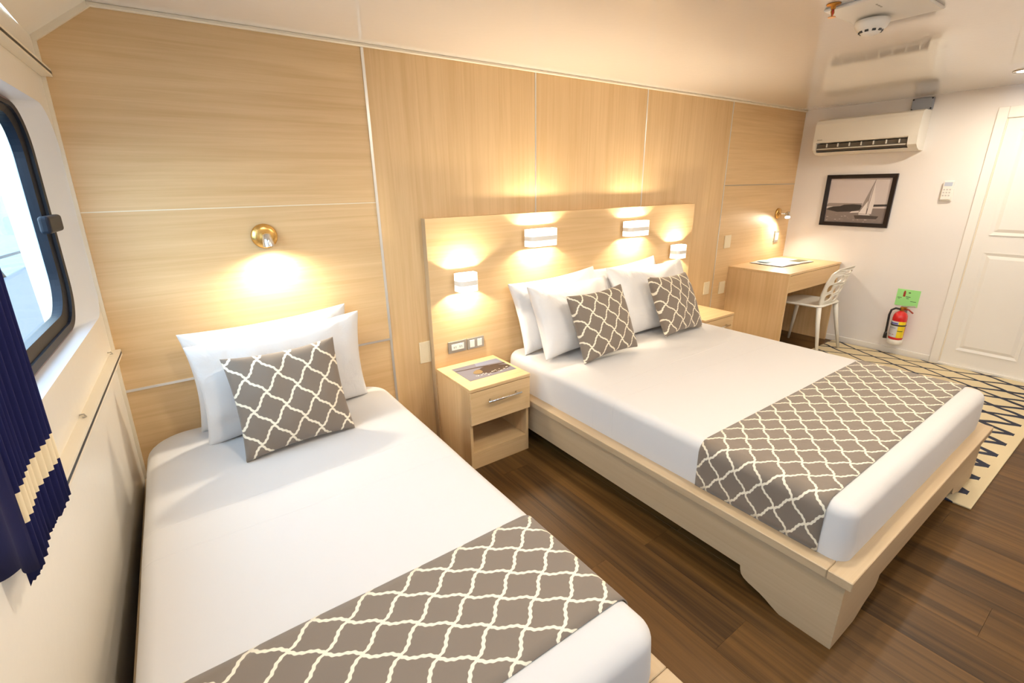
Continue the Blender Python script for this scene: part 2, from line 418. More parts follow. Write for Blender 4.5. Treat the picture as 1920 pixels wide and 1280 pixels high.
bmesh.ops.remove_doubles(b, verts=b.verts, dist=1e-5)
wl = tag(obj('wall_left', b, M['left_wall']), kind='structure')
n_ = len(OPEN)
for LA, LB in ((OPEN, FR_O), (OPEN2, FR_O2)):
    b = bmesh.new()
    LL = [[b.verts.new(wp(y, z, o_)) for y, z in L_] for L_, o_ in ((LA, .0015), (LB, -.045), (LB, -.09), (LA, -.012))]
    for p in range(4):
        for k in range(n_):
            j = (k + 1) % n_; b.faces.new((LL[p][k], LL[p][j], LL[(p + 1) % 4][j], LL[(p + 1) % 4][k]))
    smooth_by_angle(obj('window_surround', b, M['surround'], wl), 50)

def ring(loopA, loopB, offA, offB, depth):
    """flat ring frame between two loops, with thickness"""
    b = bmesh.new(); n = len(loopA)
    A = [b.verts.new(wp(y, z, offA)) for y, z in loopA]; B = [b.verts.new(wp(y, z, offB)) for y, z in loopB]
    A2 = [b.verts.new(wp(y, z, offA - depth)) for y, z in loopA]; B2 = [b.verts.new(wp(y, z, offB - depth)) for y, z in loopB]
    for k in range(n):
        j = (k + 1) % n
        b.faces.new((A[k], A[j], B[j], B[k])); b.faces.new((A2[k], B2[k], B2[j], A2[j]))
        b.faces.new((B[k], B[j], B2[j], B2[k])); b.faces.new((A[k], A2[k], A2[j], A[j]))
    return b
def window(name, y0, y1, latch):
    win = thing(name, wp((y0 + y1) / 2, 1.035), kind='structure')
    def rr(d, z0, z1, r): return rrect(y0 + .07 + d, y1 - .169 - d * 1.6, z0, z1, r, n=10)
    F0, FM, FN, FI = rr(0, 1.045, 1.738, .14), rr(.009, 1.055, 1.730, .135), rr(.022, 1.075, 1.718, .13), rr(.040, 1.105, 1.700, .12)
    obj('gasket', ring(F0, FM, -.040, -.036, .03), M['win_gasket'], win)
    obj('window_frame', ring(FM, FN, -.034, -.036, .03), M['rubber'], win)
    obj('sash', ring(FN, FI, -.044, -.050, .025), M['rubber'], win)
    b = bmesh.new(); prism(b, rr(.036, 1.10, 1.705, .12), 'x', 0, .005)
    for v in b.verts: v.co.x += wx(v.co.y, v.co.z) - .066
    obj('pane', b, M['glass'], win)
    if latch:
        b = bmesh.new(); box(b, 0, .028, -.375, -.20, 1.360, 1.412, bev=.009, seg=3)
        for v in b.verts: v.co.x += wx(v.co.y, v.co.z) - .038
        obj('latch', b, M['rubber'], win)
window('window_1', -1.85, -.006, True)
window('window_2', -3.50, -2.15, False)

# ship side outside
b = bmesh.new(); box(b, -.62, -.56, .3, 14, -2.4, .74, bev=.02, seg=2)
tag(obj('bulwark', b, M['hull']), 'pale blue grey ship bulwark seen through the window below the rail', 'bulwark')
rl = thing('ship_railing', (-.6, 4, .74), 'slim grey ship rail standing on the bulwark outside the window', 'railing')
pts = [(-.98, 1.6, .90), (-.84, 2.6, .90), (-.70, 3.6, .90), (-.60, 4.5, .90), (-.50, 5.4, .90), (-.38, 7.0, .90), (-.30, 9.0, .90)]
obj('handrail', tube(bmesh.new(), pts, .014), M['shiprail'], rl, smooth=True)
for yy, xx in ((3.95, -.66), (2.2, -.8), (6.2, -.45)):
    obj('post', tube(bmesh.new(), [(xx, yy, .90), (xx * .3 - .59 * .7, yy, .735)], .02), M['shiprail'], rl, smooth=True)
b = bmesh.new(); box(b, -2500, .2, -800, 2500, -4.2, -4.0)
tag(obj('sea', b, M['sea']), kind='stuff', label='pale blue sea seen through the window', cat='sea')

# door in the right wall
door = thing('door_1', (X1, -1.76, 0), kind='structure')
obj('door_slab', BX(X1 - .012, X1 - .001, -2.13, -1.395, .002, 1.8785), M['white'], door)
for a in ((-1.395, -1.335, 0, 1.955), (-2.19, -2.13, 0, 1.955)): obj('door_casing', BX(X1 - .026, X1 - .0005, a[0], a[1], a[2], a[3], bev=.005, seg=2), M['white'], door)
obj('door_casing', BX(X1 - .026, X1 - .0005, -2.13, -1.395, 1.878, 1.955, bev=.005, seg=2), M['white'], door)
obj('threshold', BX(X1 - .03, X1 - .0005, -2.13, -1.395, 0.0005, .022), M['white'], door)
obj('stop_bead', BX(X1 - .020, X1 - .0005, -1.403, -1.3955, .035, 1.876), M['trim'], door)
for (y0, y1) in ((-1.835, -1.475), ):
    for (z0, z1) in ((.15, .935), (1.065, 1.80)):
        fr = bmesh.new()
        o1 = rrect(y0, y1, z0, z1, .004, n=2); o2 = rrect(y0 + .022, y1 - .022, z0 + .022, z1 - .022, .004, n=2); o3 = rrect(y0 + .045, y1 - .045, z0 + .045, z1 - .045, .004, n=2)
        L = [[fr.verts.new((xx, y, z)) for y, z in o] for o, xx in ((o1, X1 - .012), (o1, X1 - .019), (o2, X1 - .0125), (o3, X1 - .020))]
        for p in range(3):
            for k in range(len(o1)): j = (k + 1) % len(o1); fr.faces.new((L[p][k], L[p][j], L[p + 1][j], L[p + 1][k]))
        fr.faces.new(L[3]); obj('door_panel', fr, M['white'], door)

# downlights in the ceiling (round recessed lamps)
DL = [(5.19, -1.535), (3.6, -2.1), (2.5, -1.75), (1.3, -1.6), (3.1, -3.2)]
for k, (x, y) in enumerate(DL):
    place = ['in front of the door', 'beyond the foot of the double bed', 'over the gap between the beds', 'over the foot of the single bed', 'nearest the rear wall'][k]
    t = thing('downlight', (x, y, H), 'round recessed ceiling downlight ' + place, 'ceiling light', 'recessed ceiling downlights')
    b = bmesh.new(); lathe(b, [(.045, -.002), (.06, -.006), (.062, -.001), (.045, -.0005)], (x, y, H)); obj('rim', b, M['chrome'], t, smooth=True)
    b = bmesh.new(); lathe(b, [(.044, -.004), (.0005, -.004)], (x, y, H)); obj('lens', b, M['downlens'], t)
    ld = bpy.data.lights.new('downlight_lamp', 'AREA'); ld.shape = 'DISK'; ld.size = .09; ld.energy = DOWN_W; ld.color = WARM_C
    lo = bpy.data.objects.new('downlight_lamp', ld); COL.objects.link(lo); lo.parent = t; lo.location = (0, 0, -.02)

# ================================================================== BEDS
def s_leg(u0, u1, zt, n=8):
    """outline of an S-shaped transition from (u0,0) to (u1,zt)"""
    L = u1 - u0
    return [(u0 + L * f, zt * h) for f, h in ((0, 0), (.08, .05), (.20, .14), (.34, .26), (.48, .35), (.62, .41), (.76, .47), (.88, .55), (.95, .66), (.985, .82), (1, .985), (1.004, 1))]
def bed(name, x0, x1, yh, yf, label, mw, grp=None):
    """x0,x1,yf outer rim; head end at yh"""
    t = thing(name, ((x0 + x1) / 2, (yh + yf) / 2, 0), label, 'bed')
    zr, rt, rw, ins, th = .302, .034, .072, .020, .02
    # rims
    obj('side_rim', BX(x0, x0 + rw, yf + rw, yh, zr - rt, zr, bev=.0025), M['bedwood_y'], t)
    obj('side_rim', BX(x1 - rw, x1, yf + rw, yh, zr - rt, zr, bev=.0025), M['bedwood_y'], t)
    obj('foot_rim', BX(x0, x1, yf, yf + rw - .001, zr - rt, zr, bev=.0025), M['bedwood_x'], t)
    zt = zr - rt; zb = .10
    # side panels with a shaped foot
    ya = yf + ins
    pts = [(ya, 0)] + s_leg(ya + .165, ya + .325, zb) + [(yh, zb), (yh, zt), (ya, zt)]
    for xx in (x0 + ins, x1 - ins - th):
        obj('side_panel', prism(bmesh.new(), pts, 'x', xx, xx + th), M['bedwood_y'], t)
    xa, xb = x0 + ins + th, x1 - ins - th
    q1 = s_leg(xa + .165, xa + .345, zb); q2 = [(xb - (u - xa), z) for u, z in q1][::-1]
    pts = [(xa, 0)] + q1 + q2 + [(xb, 0), (xb, zt), (xa, zt)]
    obj('foot_panel', prism(bmesh.new(), pts, 'y', ya, ya + th), M['bedwood_x'], t)
    obj('platform', BX(x0 + ins + th, x1 - ins - th, ya + th, yh, .235, .268), M['bedwood_x'], t)
    obj('head_leg', BX(x0 + .06, x0 + .12, yh - .08, yh - .02, 0, .235), M['bedwood_z'], t)
    obj('head_leg', BX(x1 - .12, x1 - .06, yh - .08, yh - .02, 0, .235), M['bedwood_z'], t)
    return t
def mattress(x0, x1, y0, y1, z0, z1, rads, t, seed=0):
    b = bmesh.new(); er = .045; rings = []
    def loop(inset, z):
        pts = rrect(x0 + inset, x1 - inset, y0 + inset, y1 - inset, [max(r - inset, .012) for r in rads], n=8)
        out = []                     # resample straight runs
        for k in range(len(pts)):
            p, q = Vector(pts[k]), Vector(pts[(k + 1) % len(pts)])
            m_ = 24 if k % 9 == 8 else 1
            for j in range(m_): out.append(p.lerp(q, j / m_))
        return [(p.x, p.y, z) for p in out]
    lv = [(.004, z0), (0, z0 + .02), (-.004, z0 + .09), (0, z1 - er)]
    for k in range(1, 9):
        a = R(90 * k / 8); lv.append((er * (1 - math.cos(a)), z1 - er + er * math.sin(a)))
    lv += [(er + .06, z1 + .001), (er + .14, z1 + .001), (er + .24, z1), (er + .36, z1)]
    for ins, z in lv: rings.append([b.verts.new(p) for p in loop(ins, z)])
    n = len(rings[0])
    for i in range(len(rings) - 1):
        for k in range(n): b.faces.new((rings[i][k], rings[i][(k + 1) % n], rings[i + 1][(k + 1) % n], rings[i + 1][k]))
    b.faces.new(rings[0][::-1]); b.faces.new(rings[-1])
    for v in b.verts:
        d = noise.noise(Vector((v.co.x * 3 + seed, v.co.y * 3, v.co.z * 9))) * .003
        cx, cy = (x0 + x1) / 2, (y0 + y1) / 2
        if v.co.z < z1 - .01 and v.co.z > z0 + .03:
            nn = Vector((v.co.x - cx, v.co.y - cy, 0)).normalized(); v.co += nn * d
            if abs(v.co.y - y0) < .06: v.co.y += .003 * math.sin(v.co.x * 70 + seed) * noise.noise(Vector((v.co.x * 8, seed, 1)))
    bmesh.ops.triangulate(b, faces=[f for f in b.faces if len(f.verts) > 4])
    return obj('mattress', b, M['sheet'], t, smooth=True)
def runner(name, x0, x1, y0, y1, z0, z1, label, parent=None, uo=0, vo=0):
    """cloth strip across the bed, hanging down both sides"""
    e = .0045; er = .045 + e; prof = []
    X0, X1_ = x0 - e - .002, x1 + e + .002; ZT = z1 + e + .001
    prof.append((X0, z0 + .006)); 
    for k in range(1, 6): prof.append((X0 - .001, z0 + .006 + (ZT - er - z0 - .006) * k / 5))
    for k in range(1, 9): a = R(90 * k / 8); prof.append((X0 + er * (1 - math.cos(a)), ZT - er + er * math.sin(a)))
    m_ = 40
    for k in range(1, m_): prof.append((X0 + er + (X1_ - X0 - 2 * er) * k / m_, ZT))
    half = [(X1_ - (x - X0), z) for x, z in prof[:14]][::-1]
    prof += half
    arc = [0]
    for p, q in zip(prof, prof[1:]): arc.append(arc[-1] + math.hypot(q[0] - p[0], q[1] - p[1]))
    NY = 14; b = bmesh.new(); uv = b.loops.layers.uv.new('UVMap'); g = []
    for (x, z), s in zip(prof, arc):
        row = []
        for j in range(NY + 1):
            y = y0 + (y1 - y0) * j / NY
            dz = .0035 * max(0, noise.noise(Vector((x * 2.5 + 3, y * 9, z * 4)))) if z > ZT - .002 else 0
            row.append((b.verts.new((x, y, z + dz)), s + x0 - (ZT - z0) + uo, y + vo))
        g.append(row)
    for i in range(len(g) - 1):
        for j in range(NY):
            q = (g[i][j], g[i + 1][j], g[i + 1][j + 1], g[i][j + 1]); f = b.faces.new([v[0] for v in q])
            for lp_, v in zip(f.loops, q): lp_[uv].uv = (v[1], v[2])
    o = obj(name, b, M['trellis_run'], parent, smooth=True, origin=None)
    md = o.modifiers.new('thick', 'SOLIDIFY'); md.thickness = .003; md.offset = -1
    tag(o, label, 'bed runner')
    return o
BIG = bed('double_bed', 2.246, 3.897, -.05, -2.033, 'wide pale wood double bed with white sheet below the four square sconces', 1)
mattress(2.305, 3.84, -1.985, -.06, .272, .500, [.10, .10, .05, .05], BIG, 3)
SM = bed('single_bed', .452, 1.572, -.02, -1.937, 'narrow single bed with white sheet beside the window wall', 1)
mattress(.498, 1.508, -1.885, -.045, .272, .500, [.13, .15, .06, .06], SM, 11)
runner('bed_runner', 2.305, 3.84, -1.905, -1.445, .298, .500, 'taupe runner with cream trellis lines across the foot of the double bed', uo=0, vo=.02)
runner('bed_runner', .498, 1.508, -1.775, -1.385, .298, .500, 'taupe runner with cream trellis lines across the foot of the single bed', uo=.03, vo=-.03)

# ------------------------------------------------------------------ pillows
def pillow(name, pos, rot, wd, ht, T, m, label, cat, group, pin=.07, seed=0, n=30, sag=0):
    b = bmesh.new(); uv = b.loops.layers.uv.new('UVMap'); L = []
    for side in (-1, 1):
        g = []
        for i in range(n + 1):
            row = []
            for j in range(n + 1):
                u = math.sin((i / n - .5) * math.pi); v = math.sin((j / n - .5) * math.pi)
                x = wd / 2 * u * (1 - pin * (1 - v * v) * 1.0); z = ht / 2 * v * (1 - pin * 1.25 * (1 - u * u))
                e = max(0, (1 - u * u)) ** .5 * max(0, (1 - v * v)) ** .5
                th = T / 2 * (e ** .72)
                wr = noise.noise(Vector((x * 9 + seed, z * 9, side * 3 + seed))) * .010 * min(1, e * 2.5)
                wr += noise.noise(Vector((x * 22 + seed, z * 12, side * 5))) * .004 * min(1, e * 3)
                if side > 0 and (i in (0, n) or j in (0, n)): row.append(g0[i][j])
                else: row.append(b.verts.new((x, side * (th + (wr if e > 0 else 0)), z)))
            g.append(row)
        if side < 0: g0 = g
        for i in range(n):
            for j in range(n):
                f = b.faces.new((g[i][j], g[i + 1][j], g[i + 1][j + 1], g[i][j + 1]))
                for lp_ in f.loops: lp_[uv].uv = (lp_.vert.co.x + seed * .013, lp_.vert.co.z + seed * .007)
    o = obj(name, b, m, None, smooth=True, local=True)
    yaw, lean, roll = map(R, rot)
    Mx = Matrix.Rotation(yaw, 4, 'Z') @ Matrix.Rotation(lean, 4, 'X') @ Matrix.Rotation(roll, 4, 'Y')
    o.matrix_world = Matrix.Translation(pos) @ Mx
    tag(o, label, cat, group)
    return o
PW = M['pillow']; TC = M['trellis_cush']
pillow('pillow', (1.034, -.088, .718), (8, 0, -.4), .70, .44, .13, PW, 'white pillow at the back of the single bed against the wall panel', 'pillow', 'white pillows on the single bed', seed=1)
pillow('pillow', (1.050, -.235, .712), (8.5, 2, -.9), .70, .43, .16, PW, 'white pillow on the single bed directly behind the trellis cushion', 'pillow', 'white pillows on the single bed', seed=2)
pillow('cushion', (1.019, -.445, .692), (3.8, -18.9, 0), .42, .40, .14, TC, 'square taupe trellis cushion on the single bed', 'cushion', None, pin=.07, seed=3)
pillow('pillow', (2.690, -.150, .728), (-1.3, -19, -3.1), .70, .44, .14, PW, 'white pillow touching the headboard on the left half of the double bed', 'pillow', 'white pillows on the double bed', seed=4)
pillow('pillow', (2.721, -.270, .706), (6, -24, 2), .70, .44, .17, PW, 'white pillow just behind the left trellis cushion on the double bed', 'pillow', 'white pillows on the double bed', seed=5)
pillow('pillow', (3.330, -.150, .730), (1.0, -19, -2.5), .71, .46, .14, PW, 'white pillow touching the headboard on the right half of the double bed', 'pillow', 'white pillows on the double bed', seed=6)
pillow('pillow', (3.440, -.275, .722), (-2.3, -25, 1.0), .75, .48, .17, PW, 'white pillow just behind the right trellis cushion on the double bed', 'pillow', 'white pillows on the double bed', seed=7)
pillow('cushion', (2.732, -.482, .700), (-3.7, -23.1, -3), .425, .40, .14, TC, 'left taupe trellis cushion on the double bed', 'cushion', 'trellis cushions on the double bed', pin=.07, seed=8)
pillow('cushion', (3.473, -.440, .697), (4.7, -26.5, 2.4), .435, .41, .14, TC, 'right taupe trellis cushion on the double bed', 'cushion', 'trellis cushions on the double bed', pin=.07, seed=9)

# ------------------------------------------------------------------ headboard
hb = thing('headboard', (2.9945, -.022, 0), 'tall wide wooden headboard panel carrying four square sconces', 'headboard')
obj('panel', BX(1.838, 4.151, -.045, -.002, .0, 1.318), M['wood_x'], hb)
obj('edge_band', BX(1.836, 1.838, -.0455, -.002, .0, 1.320), M['bedwood_z'], hb)  # same wood; window light on this side put into a greyer tone
obj('edge_band', BX(4.151, 4.153, -.0455, -.002, .0, 1.320), M['wood_z'], hb)
obj('edge_band', BX(1.838, 4.151, -.0455, -.002, 1.318, 1.320), M['wood_x'], hb)

# ------------------------------------------------------------------ nightstands
def nightstand(x0, x1, yf, label):
    h, th = .4834, .018; yb = -.0475
    t = thing('nightstand', ((x0 + x1) / 2, (yf + yb) / 2, 0), label, 'nightstand', 'nightstands beside the double bed')
    obj('top', BX(x0, x1, yf, yb, h - th, h, bev=.0015), M['wood_x'], t)
    obj('side_panel', BX(x0 + .002, x0 + th, yf + .018, yb, 0, h - th - .001), M['wood_z'], t)
    obj('side_panel', BX(x1 - th, x1 - .002, yf + .018, yb, 0, h - th - .001), M['wood_z'], t)
    obj('back_panel', BX(x0 + th, x1 - th, yb - .012, yb, .09, h - th - .001), M['wood_z'], t)
    obj('shelf', BX(x0 + th, x1 - th, yf + .018, yb - .012, .085, .10), M['wood_x'], t)
    obj('plinth', BX(x0 + th, x1 - th, yf + .018, yf + .034, 0, .084), M['wood_x'], t)
    dr = obj('drawer', box(BX(x0 + .003, x1 - .003, yf + .0005, yf + .0165, .276, h - th - .004, bev=.001), x0 + .03, x1 - .03, yf + .017, yb - .03, .30, .44), M['wood_x'], t)
    xc = (x0 + x1) / 2 + .009; hn = bmesh.new()
    tube(hn, [(xc - .106, yf - .026, .400), (xc + .106, yf - .026, .400)], .006)
    for dx in (-.085, .085): tube(hn, [(xc + dx, yf - .026, .400), (xc + dx, yf + .002, .400)], .0045)
    obj('handle', hn, M['chrome'], dr, smooth=True)
    return t
nightstand(1.842, 2.231, -.427, 'light oak nightstand between the two beds with a printed card on top')
nightstand(3.918, 4.307, -.400, 'light oak nightstand between the double bed and the desk')

# printed photo card on the left nightstand
def flat_print(bm, polys, place):
    for pts, mi, lift in polys:
        vs_ = [bm.verts.new(place(u, v, lift)) for u, v in pts]
        f = bm.faces.new(vs_); f.material_index = mi
def card_place(u, v, l):     # u 0..1 left-right, v 0..1 front-back
    return Vector((1.905 + .305 * u, -.325 + .213 * v, .4846 + l))
cm = [mat('card_grey', (.15, .145, .18), rough=.45), mat('card_iguana', (.035, .018, .012), rough=.5), mat('card_tan', (.20, .13, .055), rough=.5), mat('card_white', (.62, .56, .50), rough=.5), mat('card_blue', (.19, .21, .29), rough=.45)]
b = BX(1.905, 2.21, -.325, -.112, .4836, .4844)
sky_ = [(0, 0), (1, 0), (1, 1), (0, 1)]
body = [(.22, .40), (.28, .50), (.36, .56), (.42, .55), (.50, .62), (.60, .66), (.66, .60), (.78, .62), (.90, .50), (1, .42), (1, .26), (.9, .2), (.74, .16), (.60, .12), (.50, .16), (.40, .22), (.30, .25), (.24, .31)]
head = [(.22, .40), (.28, .50), (.36, .56), (.42, .52), (.42, .36), (.34, .27), (.25, .31)]
polys = [(sky_, 0, 0), ([(.45, .78), (1, .70), (1, 1), (.5, 1)], 4, .0002), ([(0, .80), (.5, .72), (1, .60), (1, .52), (.5, .66), (0, .76)], 1, .0003), (body, 1, .0004), (head, 2, .0006)]
rnd = random.Random(3)
for k in range(26):
    u = .2 + .75 * rnd.random(); v = .04 + .17 * rnd.random() + .10 * u; s = .008 + .012 * rnd.random()
    polys.append(([(u - s, v - s), (u + s, v - s), (u + s * .6, v + s), (u - s * .7, v + s * .8)], 3, .0008))
flat_print(b, polys, card_place)
tag(obj('photo_card', b, cm), 'glossy printed card with a dark marine reptile lying on the near nightstand', 'card')

# ------------------------------------------------------------------ sockets and plates
def plate(name, x0, x1, z0, z1, yw, label, m, cat='wall plate', rock=0, frame=None, grp=None):
    t = thing(name, ((x0 + x1) / 2, yw, (z0 + z1) / 2), label, cat, grp)
    obj('plate', BX(x0, x1, yw - .008, yw - .0003, z0, z1, bev=.002, seg=2), m, t)
    iw = (x1 - x0) * .62; ih = (z1 - z0) * .52; xc, zc = (x0 + x1) / 2, (z0 + z1) / 2
    if rock == 2:
        for s in (-1, 1): obj('rocker', BX(xc + s * iw * .36 - iw * .22, xc + s * iw * .36 + iw * .22, yw - .012, yw - .008, zc - ih * .62, zc + ih * .62, bev=.001), M['plastic'], t)
    elif rock == 3:
        ins = obj('socket', BX(xc - iw * .55, xc + iw * .55, yw - .0105, yw - .008, zc - ih / 2, zc + ih / 2, bev=.001), M['plastic'], t)
        for s in (-1, 1):
            for d in (-.006, .006): obj('slot', BX(xc + s * iw * .26 + d - .0012, xc + s * iw * .26 + d + .0012, yw - .0112, yw - .0104, zc - .006, zc + .005), M['dark'], ins)
    elif rock == 1:
        obj('rocker', BX(xc - iw / 2, xc + iw / 2, yw - .011, yw - .008, zc - ih * .6, zc + ih * .6, bev=.001), M['plastic'], t)
    else:
        for s in (-1, 1): obj('screw', lathe(bmesh.new(), [(.003, -.0095), (.003, -.007)], (xc, yw, zc + s * (z1 - z0) * .36), axis='y', n=8), m, t)
plate('wall_socket', 1.925, 2.045, .556, .626, -.0455, 'grey framed double socket on the headboard above the near nightstand', M['steel'], 'socket', 3)
plate('light_switch', 2.050, 2.165, .556, .624, -.0455, 'grey framed two-rocker light switch beside the socket on the headboard', M['steel'], 'switch', 2)
plate('blank_plate', 1.768, 1.834, .520, .645, 0, 'cream blank wall plate just left of the headboard', M['cream_pl'])
plate('blank_plate', 4.465, 4.545, .535, .645, 0, 'cream blank wall plate right of the headboard above the far nightstand', M['cream_pl'])
plate('blank_plate', 4.70, 4.795, .92, 1.03, 0, 'cream blank wall plate on the wood wall high over the desk corner', M['cream_pl'])
plate('blank_plate', 4.70, 4.79, .51, .62, 0, 'cream blank wall plate tucked against the left side of the desk', M['cream_pl'])
plate('wall_socket', 5.555, 5.635, .905, 1.015, 0, 'small white switch plate under the desk wall lamp', M['steel'], 'socket', 1)

# ------------------------------------------------------------------ sconces on the headboard
def sconce(xc, wd, z0, z1, label):
    yw = -.0456; t = thing('wall_sconce', (xc, yw, (z0 + z1) / 2), label, 'wall lamp', 'square up-and-down sconces on the headboard')
    D = .090; n = 16; pr = []
    rc = min(.03, wd / 2 - .005)
    x0, x1 = xc - wd / 2, xc + wd / 2
    pr = [(x0, yw - .0205)]
    for k in range(n // 2 + 1): a = R(180 + 90 * k / (n // 2)); pr.append((x0 + rc + rc * math.cos(a), yw - D + rc + rc * math.sin(a)))
    for k in range(n // 2 + 1): a = R(270 + 90 * k / (n // 2)); pr.append((x1 - rc + rc * math.cos(a), yw - D + rc + rc * math.sin(a)))
    pr.append((x1, yw - .0205))
    th = .003
    def shell(za, zb, grow=0):
        b = bmesh.new()
        cxm, cym = xc, yw
        def off(p, d):
            x = p[0] + (d if p[0] < xc else -d) * (1 if abs(p[0] - xc) > wd / 2 - rc else 0); y = p[1] + (d if p[1] < yw - .01 else 0); return x, y
        A = [[b.verts.new((*off(p, dd), zz)) for p in pr] for dd, zz in ((-grow, za), (-grow, zb), (th, zb), (th, za))]
        m_ = len(pr)
        for r in range(4):
            for k in range(m_ - 1): b.faces.new((A[r][k], A[r][k + 1], A[(r + 1) % 4][k + 1], A[(r + 1) % 4][k]))
        for k in (0, m_ - 1): b.faces.new([A[r][k] for r in range(4)])
        return b
    h = z1 - z0
    s1 = obj('glass_band', shell(z0 + h * .60, z1), M['frosted'], t); s2 = obj('glass_band', shell(z0, z0 + h * .34), M['frosted'], t)
    s3 = obj('shell', shell(z0 + h * .34, z0 + h * .60, .0015), M['sconce_body'], t)
    for s in (s1, s2, s3): smooth_by_angle(s)
    obj('back_plate', BX(x0 + .0035, x1 - .0035, yw - .024, yw - .021, z0, z1), M['sconce_body'], t)
    obj('wall_mount', BX(xc - wd * .25, xc + wd * .25, yw - .0208, yw - .0002, z0 + .03, z1 - .03), M['sconce_body'], t)
    nb = 2 if wd > .15 else 1
    cs = [xc - wd * .2, xc + wd * .2] if nb == 2 else [xc]
    zc = (z0 + z1) / 2
    for c in cs: obj('bulb', lathe(bmesh.new(), [(.004, -.013), (.009, -.010), (.011, 0), (.009, .010), (.004, .013)], (c, yw - .055, zc), n=12), M['bulb'], t, smooth=True)
    for c in cs:
        for s in (1, -1):
            ld = bpy.data.lights.new('sconce_lamp', 'AREA'); ld.shape = 'RECTANGLE'; ld.size = .02; ld.size_y = .02
            ld.energy = SCONCE_W / nb * (1.35 if nb == 2 else 1.0); ld.color = WARM; ld.spread = R(180)
            lo = bpy.data.objects.new('sconce_lamp', ld); COL.objects.link(lo); lo.parent = t
            lo.location = (c - xc, -.055, s * .0165)
            lo.rotation_euler = (0 if s < 0 else R(180), 0, 0)
    return t
sconce(2.040, .122, .922, 1.022, 'lit white sconce lowest at the left end of the headboard')
sconce(2.572, .210, 1.128, 1.228, 'lit wide white sconce higher on the headboard, left of its centre')
sconce(3.425, .210, 1.128, 1.228, 'lit wide white sconce higher on the headboard, right of its centre')
sconce(3.930, .122, .922, 1.022, 'lit white sconce lowest at the right end of the headboard')

# ------------------------------------------------------------------ round reading lamps on the wall
def reading_lamp(xc, zc, aim, label, r, m, dx=0):
    t = thing('reading_lamp', (xc, 0, zc), label, 'wall lamp')
    b = bmesh.new(); lathe(b, [(r, -.0008), (r, -.010), (r * .93, -.016), (r * .6, -.021), (.006, -.022)], (xc, 0, zc), axis='y', n=36)
    obj('base', b, m, t, smooth=True)
    a = Vector(aim).normalized(); p0 = Vector((xc + dx, -.074, zc - .006))
    obj('arm', tube(bmesh.new(), [(xc, -.018, zc), (xc, -.045, zc), tuple(p0)], .007), M['chrome'], t, smooth=True)
    hd = obj('head', tube(bmesh.new(), [p0 - a * .022, p0 - a * .018, p0 + a * .010, p0 + a * .034], .02, n=20, caps=False, radii=[.008, .016, .021, .024]), M['chrome'], t, smooth=True)
    p1 = p0 + a * .031
    q = a.to_track_quat('Z', 'Y'); lens = bmesh.new(); lathe(lens, [(.0215, 0), (.0005, .003)], (0, 0, 0), n=20)
    bmesh.ops.transform(lens, matrix=Matrix.Translation(p1) @ q.to_matrix().to_4x4(), verts=lens.verts)
    obj('bulb', lens, M['bulb'], hd)
    ld = bpy.data.lights.new('reading_light', 'SPOT'); ld.energy = SPOT_W; ld.color = (1, .87, .68); ld.spot_size = R(165); ld.spot_blend = .8; ld.shadow_soft_size = .02
    lo = bpy.data.objects.new('reading_light', ld); COL.objects.link(lo); lo.parent = t
    lo.location = p1 + a * .012 - Vector((xc, 0, zc)); lo.rotation_euler = a.to_track_quat('-Z', 'Y').to_euler()
    return t
reading_lamp(1.082, 1.283, (0.05, -.12, -1), 'round brass-toned reading lamp on the panel above the single bed', .053, M['brushed'])
rl2 = reading_lamp(5.56, 1.18, (-.50, -.30, -.80), 'round reading lamp shining on the wood wall above the desk', .05, M['brushed'], .045)

# ------------------------------------------------------------------ desk, things on it, chair
dk = thing('desk', (5.31, -.268, 0), 'light oak writing desk in the corner by the white wall', 'desk')
obj('desktop', BX(4.828, X1 - .001, -.536, -.001, .732, .750, bev=.0015), M['wood_x'], dk)
obj('side_panel', BX(4.830, 4.850, -.534, -.001, 0, .731), M['wood_z'], dk)
obj('side_panel', BX(X1 - .035, X1 - .015, -.534, -.001, 0, .731), M['wood_z'], dk)
obj('back_panel', BX(4.850, X1 - .035, -.03, -.014, .25, .731), M['wood_x'], dk)
obj('drawer', box(BX(4.853, X1 - .038, -.534, -.516, .585, .728, bev=.001), 4.88, X1 - .07, -.516, -.08, .60, .71), M['wood_x'], dk)
def book(): 
    t = thing('open_magazine', (5.37, -.20, .751), 'open magazine lying on the desk under the lamp', 'magazine')
    t.rotation_euler = (0, 0, R(-4))
    b = box(bmesh.new(), -.26, .26, -.155, .155, 0, .003); obj('cover', b, M['dark'], t, local=True)
    for s in (-1, 1):
        b = bmesh.new(); N = 8; top = []; bot = []
        for k in range(N + 1):
            u = k / N; x = s * (.003 + .25 * u); z = .004 + .010 * math.sin(math.pi * min(1, u * 1.1)) * (1 - .4 * u)
            for L_, zz in ((top, z + .002), (bot, .0032)): L_.append([b.verts.new((x, y, zz)) for y in (-.15, .15)])
        for k in range(N):
            b.faces.new((top[k][0], top[k + 1][0], top[k + 1][1], top[k][1])); b.faces.new((bot[k][0], bot[k][1], bot[k + 1][1], bot[k + 1][0]))
            for e in (0, 1): b.faces.new((top[k][e], bot[k][e], bot[k + 1][e], top[k + 1][e]))
        for k in (0, N): b.faces.new((top[k][0], top[k][1], bot[k][1], bot[k][0]))
        obj('page', b, M['label'] if s < 0 else M['white'], t, smooth=False, local=True)
    b = bmesh.new(); box(b, -.20, -.06, .02, .12, .0145, .0150); obj('picture', b, mat('page_sky', (.25, .45, .62), rough=.4), t, local=True)
    b = bmesh.new(); box(b, .06, .22, -.13, -.03, .0135, .0142); obj('picture', b, mat('page_olive', (.10, .10, .04), rough=.4), t, local=True)
book()

